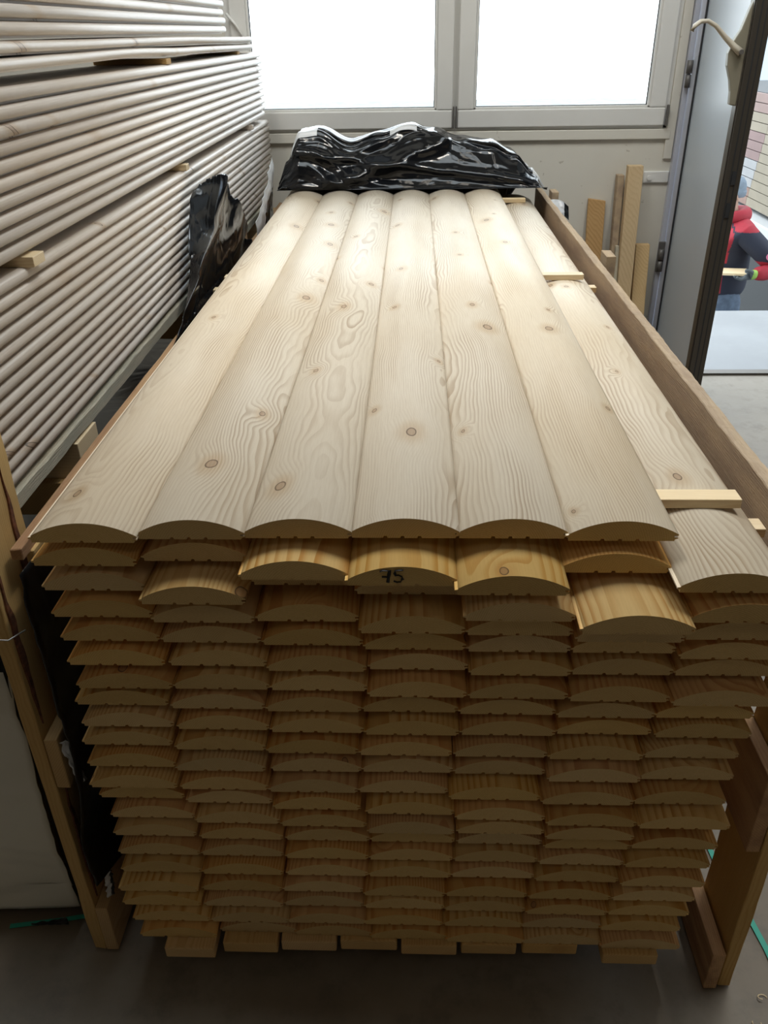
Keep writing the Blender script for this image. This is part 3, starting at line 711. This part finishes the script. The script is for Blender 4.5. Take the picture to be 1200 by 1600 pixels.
# ------------------------------------------------------------------ offcuts leaning on the far wall
def lean(x0, x1, ht, th, mat, label, yb=4.10, jag=0, rot=0, dy=0):
    top = H(ht); bm = bmesh.new(); n = 12
    yt = YW-th-.003-dy
    def pt(t, s, q):
        z = top*t; yy = yb-dy+(yt-(yb-dy))*t
        x = x0 if s == 0 else x1
        if t == 1 and jag: z -= jag*(0 if s == 0 else 1)
        x += .002*noise.noise(Vector((x*30, t*5, 0)))
        return (x+rot*(t-1), yy+q*th, z)
    rings = []
    for i in range(n+1):
        t = i/n; rings.append([bm.verts.new(pt(t, 0, 0)), bm.verts.new(pt(t, 1, 0)), bm.verts.new(pt(t, 1, 1)), bm.verts.new(pt(t, 0, 1))])
    for i in range(n):
        for k_ in range(4): bm.faces.new([rings[i][k_], rings[i][(k_+1) % 4], rings[i+1][(k_+1) % 4], rings[i+1][k_]])
    bm.faces.new(rings[0][::-1]); bm.faces.new(rings[-1])
    bmesh.ops.recalc_face_normals(bm, faces=bm.faces[:])
    me = bpy.data.meshes.new('offcut'); bm.to_mesh(me); bm.free()
    o = mesh_obj('timber_offcut', me, [M[mat]])
    b = o.modifiers.new('bevel', 'BEVEL'); b.width = .002; b.segments = 1
    return tag(o, label, 'timber offcut', 'timber offcuts leaning on the wall')
o = lean(.858, .942, .725, .018, 'offcut_brown', 'short brown offcut with a split edge leaning on the wall, leftmost', jag=.012)
st = MB().box(0, .034, 0, .003, 0, .62).build('pale_sapwood', M['offcut'], None); st.location = (.900, 4.2545, H(.74)-.62); st.rotation_euler.x = R(-7.7)*0
bpy.data.objects.remove(st)
lean(.980, 1.012, .615, .05, 'rail_grey', 'dark weathered thin offcut behind the tall square post')
lean(.995, 1.012, .93, .02, 'greyrough', 'thin grey offcut at the left foot of the tall post', dy=.10)
lean(1.013, 1.083, .567, .045, 'offcut', 'tall pale square post with a knot leaning on the wall', dy=.056)
lean(1.088, 1.100, .62, .03, 'offcut', 'narrow pale strip just behind the tall square post')
lean(1.102, 1.170, .932, .035, 'offcut', 'shorter yellow offcut leaning right of the tall square post', dy=.05)

# ------------------------------------------------------------------ small things on the floor
def ribbon(name, pts, wd, mat, label, cat):
    bm = bmesh.new(); L = []
    for i, p in enumerate(pts):
        a = Vector(pts[min(i+1, len(pts)-1)])-Vector(pts[max(i-1, 0)]); nrm = Vector((-a.y, a.x, 0)).normalized()*wd/2
        L.append([bm.verts.new(Vector(p)+nrm), bm.verts.new(Vector(p)-nrm)])
    for i in range(len(L)-1): bm.faces.new([L[i][0], L[i][1], L[i+1][1], L[i+1][0]])
    me = bpy.data.meshes.new(name); bm.to_mesh(me); bm.free()
    o = mesh_obj(name, me, [M[mat]]); s_ = o.modifiers.new('thickness', 'SOLIDIFY'); s_.thickness = .0012; s_.offset = 1
    return tag(o, label, cat)
ribbon('packing_strap', [(.690, 1.285, .003), (.695, 1.22, .004), (.705, 1.16, .003), (.722, 1.10, .004), (.733, 1.03, .003), (.738, .96, .004), (.74, .88, .003)], .012, 'strap', 'green packing strap lying on the floor beside the right timber frame', 'strap')
ribbon('packing_strap', [(.735, 1.43, .003), (.77, 1.425, .004), (.81, 1.418, .003)], .016, 'strap', 'short turquoise strap end on the floor behind the right frame', 'strap')
ribbon('packing_strap', [(-.86, 1.045, .003), (-.76, 1.06, .004), (-.69, 1.075, .003)], .010, 'strap', 'pale green strap on the floor in front of the wrapped bundle', 'strap')
sh = None
for i in range(11):
    x, y = [(.69, .93), (.73, .84), (.70, 1.33), (.45, .80), (.31, .84), (.66, .88), (-.1, .78), (.76, .98), (.28, .76), (-.42, .82), (.74, 1.17)][i]
    pts = [(.008*math.cos(a*.55)*(1+a*.05), .006*math.sin(a*.55), .002+.0008*a) for a in range(9)]
    if i < 3:
        sh_ = MB().tube(pts, .0011, 5, flat=.5).build('wood_shaving', M['lath'], None)
        sh = sh_
    else:
        sh_ = sh.copy(); col.objects.link(sh_)
    sh_.location = (x, y, 0); sh_.rotation_euler.z = i*1.7
    tag(sh_, 'tiny curled wood shaving on the concrete floor', 'wood shaving', 'wood shavings on the floor')

# ------------------------------------------------------------------ outside
def outside(o): o['kind'] = 'structure'; return o
outside(MB().box(.6, 9, 4.36, 5.54, -1.0, -.012).build('loading_platform', M['slab'], bevel=.01))
outside(MB().box(-20, 30, 4.4, 40, -1.2, -1.0).build('ground', M['asphalt']))
cp = empty('added_canopy', (3.5, 4.5, 3.4)); tag(cp, 'unseen flat roof added to shade the loading platform and the person', 'added_canopy')  # unseen roof, added to keep sky light off the platform and worker
under(MB().box(2.1, 7, 4.5, 7.6, 3.4, 3.55).build('shade_roof', M['building'], None), cp)
for a_ in (2.15, 6.8): under(MB().box(a_, a_+.1, 7.3, 7.4, -1.0, 3.4).build('column', M['building'], None), cp)
bl = empty('pale_building', (9, 14, -1)); tag(bl, 'pale blue-grey building side outside beyond the coloured planks', 'building')
under(MB().box(4.6, 12, 13.5, 14, -1, CH-.30+1.8).build('wall', M['building'], None), bl)
under(MB().box(4.55, 12.05, 13.44, 14.05, CH-.98, CH-.90).build('ledge', M['whiteedge'], None), bl)
# stand with stained cladding samples, its planks running along Y
ds = empty('cladding_display', (3.4, 8.4, -1)); tag(ds, 'outdoor display wall of stained facade planks in rose, cream, mauve and white', 'display')
cols_ = {'rose': (.42, .27, .24), 'cream': (.44, .37, .27), 'mauve': (.36, .22, .21), 'white': (.50, .50, .52), 'rust': (.38, .22, .17)}
for k_, c_ in cols_.items(): M['pl_'+k_] = plain('stained_plank_'+k_, [q*.47 for q in c_], .6, noise_amt=.1, noise_scale=8)
seq = ['rose', 'rose', 'cream', 'cream', 'mauve', 'mauve', 'mauve', 'white', 'white', 'white', 'rust', 'rust']
hz = .53; rowh = .0775
for i, k_ in enumerate(seq):
    ysm = 7.96+.02*i if i > 2 else 7.2
    for (ya, yb, kk) in ((ysm, 10.2, k_), (6.6, ysm-.006, 'cream')):
        if yb-ya < .1: continue
        p = MB().box(3.10, 3.125, ya, yb, H(hz+rowh*(i+1))+.006, H(hz+rowh*i)).build('plank', M['pl_'+kk], None); under(p, ds)
under(MB().box(3.126, 3.9, 6.6, 10.2, H(1.47), H(.525)).build('backing', M['dark'], None), ds)
under(MB().box(2.98, 3.9, 6.5, 10.3, H(1.60), H(1.49)).build('white_sill', M['whiteedge'], None, bevel=.01), ds)
under(MB().box(3.08, 3.9, 6.6, 10.2, -1.0, H(1.60)).build('base', M['dark'], None), ds)

# ------------------------------------------------------------------ the worker outside, facing left, a board in the hands
def skin_mesh(name, V, Ed, mats, parent, sub=2, pick=None, root=0):
    me = bpy.data.meshes.new(name); me.from_pydata([v[0] for v in V], Ed, [])
    o = bpy.data.objects.new(name, me); col.objects.link(o)
    o.modifiers.new('skin', 'SKIN'); s = o.modifiers.new('sub', 'SUBSURF'); s.levels = sub; s.render_levels = sub
    me.skin_vertices[0].data[0].use_root = False
    for i, v in enumerate(V):
        r = v[1] if isinstance(v[1], tuple) else (v[1], v[1]); me.skin_vertices[0].data[i].radius = r
    me.skin_vertices[0].data[root].use_root = True
    dg = bpy.context.evaluated_depsgraph_get(); m2 = bpy.data.meshes.new_from_object(o.evaluated_get(dg))
    bpy.data.objects.remove(o); bpy.data.meshes.remove(me); m2.name = name
    m2.materials.clear()
    for m in mats: m2.materials.append(m)
    for p in m2.polygons:
        p.use_smooth = True; p.material_index = pick(p.center) if pick else 0
    o = mesh_obj(name, m2); under(o, parent); return o
M['skin'] = plain('skin', (.40, .24, .17), .5); M['hat'] = plain('blue_grey_knit', (.20, .25, .31), .9, noise_amt=.15, noise_scale=60, bump=.3)
M['red'] = plain('red_jacket_cloth', (.36, .018, .035), .75, noise_amt=.15, noise_scale=12, bump=.2)
M['navy'] = plain('dark_navy_cloth', (.018, .022, .04), .8, bump=.2); M['jeans'] = plain('blue_jeans', (.10, .14, .21), .85, noise_amt=.3, noise_scale=25)
M['glove_grey'] = plain('grey_glove', (.075, .09, .10), .8); M['glove_green'] = plain('green_glove_cuff', (.30, .50, .10), .8); M['boot'] = plain('boot', (.03, .028, .025), .6)
M['pink'] = plain('pink_badge', (.55, .15, .25), .6)
pn = empty('person', (2.33, 6.3, -1.0)); tag(pn, 'person in grey beanie and red and navy jacket outside the door holding a pale board', 'person')
B = [((2.33, 6.30, -.04), .09), ((2.32, 6.30, .10), .125), ((2.31, 6.30, .30), .14), ((2.29, 6.30, .455), .075), ((2.275, 6.30, .52), .055), ((2.265, 6.30, .59), .085), ((2.26, 6.30, .665), .078),
     ((2.35, 6.14, .38), .06), ((2.585, 6.07, .13), .045), ((2.45, 5.99, .115), .032), ((2.40, 5.985, .115), (.022, .036)),
     ((2.31, 6.46, .38), .06), ((2.26, 6.52, .12), .045), ((2.08, 6.40, .10), .032), ((2.03, 6.38, .10), (.022, .036)),
     ((2.33, 6.21, -.24), .045), ((2.31, 6.19, -.52), .05), ((2.33, 6.18, -.90), .042), ((2.24, 6.18, -.955), .034), ((2.16, 6.18, -.965), .025),
     ((2.34, 6.39, -.24), .045), ((2.36, 6.41, -.52), .05), ((2.40, 6.42, -.90), .042), ((2.31, 6.42, -.955), .034), ((2.23, 6.42, -.965), .025),
     ((2.175, 6.30, .585), .014), ((2.155, 6.30, .572), .012)]
Eb = [(0, 1), (1, 2), (2, 3), (3, 4), (4, 5), (5, 6), (2, 7), (7, 8), (8, 9), (9, 10), (2, 11), (11, 12), (12, 13), (13, 14), (0, 15), (15, 16), (16, 17), (17, 18), (18, 19), (0, 20), (20, 21), (21, 22), (22, 23), (23, 24), (5, 25), (25, 26)]
body = skin_mesh('body', B, Eb, [M['skin']], pn)
for sy in (-.032, .032):
    eb = bmesh.new(); bmesh.ops.create_uvsphere(eb, u_segments=10, v_segments=8, radius=.011, matrix=Matrix.Translation((2.187, 6.30+sy, .605)))
    m_ = bpy.data.meshes.new('eye'); eb.to_mesh(m_); eb.free(); under(mesh_obj('eye', m_, [M['dark']]), pn)
MB_ = MB().tube([(2.178, 6.28, .553), (2.174, 6.30, .552), (2.178, 6.32, .553)], .005, 6); under(MB_.build('mouth', M['rose'] if 'rose' in M else M['pink'], None), pn)
for sy in (-.088, .088): under(MB().tube([(2.275, 6.30+sy, .61), (2.280, 6.30+sy*1.07, .59), (2.27, 6.30+sy, .565)], [.014, .016, .009], 8).build('ear', M['skin'], None), pn)
J = [((2.335, 6.30, -.175), (.17, .19)), ((2.32, 6.30, .05), (.17, .19)), ((2.31, 6.30, .24), (.17, .19)), ((2.30, 6.30, .37), (.13, .15)), ((2.27, 6.30, .455), .10),
     ((2.365, 6.12, .36), .085), ((2.49, 6.08, .25), .078), ((2.60, 6.06, .14), .072), ((2.53, 6.02, .115), .062), ((2.425, 5.985, .115), .048),
     ((2.31, 6.47, .36), .085), ((2.26, 6.52, .13), .072), ((2.09, 6.41, .10), .05)]
Ej = [(0, 1), (1, 2), (2, 3), (3, 4), (3, 5), (5, 6), (6, 7), (7, 8), (8, 9), (3, 10), (10, 11), (11, 12)]
def jp(c):
    if c.y < 6.13 and c.z < .34 and c.x > 2.40:                 # left sleeve
        return 0 if (c.z < .19 and not (c.x > 2.62 and c.z > .12)) or c.x > 2.645 else 1
    if c.z > .385 and (c.x > 2.28 or c.x < 2.27): return 0
    if c.z < -.21: return 1
    return 0 if c.x < 2.27+.10*max(0, c.z-.05)*0 else 1
skin_mesh('jacket', J, Ej, [M['red'], M['navy']], pn, sub=4, pick=jp)
skin_mesh('hood', [((2.21, 6.22, .45), .03), ((2.28, 6.19, .465), .045), ((2.37, 6.22, .465), .055), ((2.405, 6.30, .47), .062), ((2.37, 6.38, .465), .055), ((2.28, 6.41, .465), .045), ((2.21, 6.38, .45), .03)], [(i, i+1) for i in range(6)], [M['red']], pn)
skin_mesh('jeans', [((2.335, 6.30, .02), .16), ((2.335, 6.30, -.17), (.165, .19)), ((2.335, 6.205, -.30), .115), ((2.31, 6.19, -.54), .082), ((2.33, 6.18, -.88), .075), ((2.345, 6.395, -.30), .115), ((2.36, 6.41, -.54), .082), ((2.395, 6.42, -.88), .075)], [(0, 1), (1, 2), (2, 3), (3, 4), (1, 5), (5, 6), (6, 7)], [M['jeans']], pn)
for a, b in ((2.33, 6.18), (2.40, 6.42)):
    skin_mesh('boot', [((a, b, -.87), .06), ((a-.005, b, -.945), .055), ((a-.10, b, -.955), .045), ((a-.175, b, -.96), .038)], [(0, 1), (1, 2), (2, 3)], [M['boot']], pn)
# knitted beanie with a turned-up rim
hb = bmesh.new(); N_ = 28
prof_ = [(.100, .0), (.106, .012), (.106, .038), (.099, .045), (.097, .07), (.086, .10), (.062, .128), (.028, .143), (.0, .147)]
rg = []
for r_, z_ in prof_: rg.append([hb.verts.new((2.265+.012*(z_/.147)+r_*1.02*math.cos(a*2*math.pi/N_), 6.30+r_*.9*math.sin(a*2*math.pi/N_), .592+z_+.10*(.012 if True else 0)*math.cos(a*2*math.pi/N_)*-1)) for a in range(N_)])
for i in range(len(rg)-1):
    for a in range(N_): hb.faces.new([rg[i][a], rg[i][(a+1) % N_], rg[i+1][(a+1) % N_], rg[i+1][a]]).smooth = True
bmesh.ops.remove_doubles(hb, verts=hb.verts[:], dist=.0005)
m_ = bpy.data.meshes.new('beanie'); hb.to_mesh(m_); hb.free(); under(mesh_obj('beanie', m_, [M['hat']]), pn)
# gloves: palm, four fingers and a thumb closed round the board
def glove(hx, hy, hz, sx):
    V = [((hx+.055, hy, hz), .036), ((hx+.015, hy, hz-.004), (.026, .038)), ((hx-.03, hy, hz-.010), (.018, .038))]; E_ = [(0, 1), (1, 2)]
    for k_, (dy, ln) in enumerate(((-.034, .066), (-.011, .078), (.012, .073), (.033, .058))):
        b_ = len(V)
        V += [((hx-.045, hy+dy*.9, hz-.018), .0125), ((hx-.045-ln*.42, hy+dy*1.1, hz-.030), .0110), ((hx-.045-ln*.75, hy+dy*1.15, hz-.022), .0100), ((hx-.045-ln*.92, hy+dy*1.15, hz-.006), .0085)]
        E_ += [(2, b_), (b_, b_+1), (b_+1, b_+2), (b_+2, b_+3)]
    b_ = len(V); V += [((hx+.0, hy-.036*sx, hz+.018), .015), ((hx-.028, hy-.040*sx, hz+.034), .013), ((hx-.058, hy-.034*sx, hz+.034), .011)]; E_ += [(1, b_), (b_, b_+1), (b_+1, b_+2)]
    skin_mesh('glove', V, E_, [M['glove_grey'], M['glove_green']], pn, sub=2, pick=lambda c: 1 if c.x > hx+.005 else 0)
glove(2.40, 5.985, .115, 1); glove(2.03, 6.38, .10, -1)
bg_ = MB().tube([(2.515, 5.995, .232), (2.512, 5.985, .232)], .024, 14); under(bg_.build('sleeve_badge', M['pink'], None), pn)
hbd = MB().box(-.75, 0, -.06, .06, 0, .018).build('pale_board', M['lath'], None, bevel=.002); hbd.location = (2.385, 6.02, .110); hbd.rotation_euler = (R(4), R(-2), R(-18))
tag(hbd, 'pale board held at waist height by the person outside', 'board')
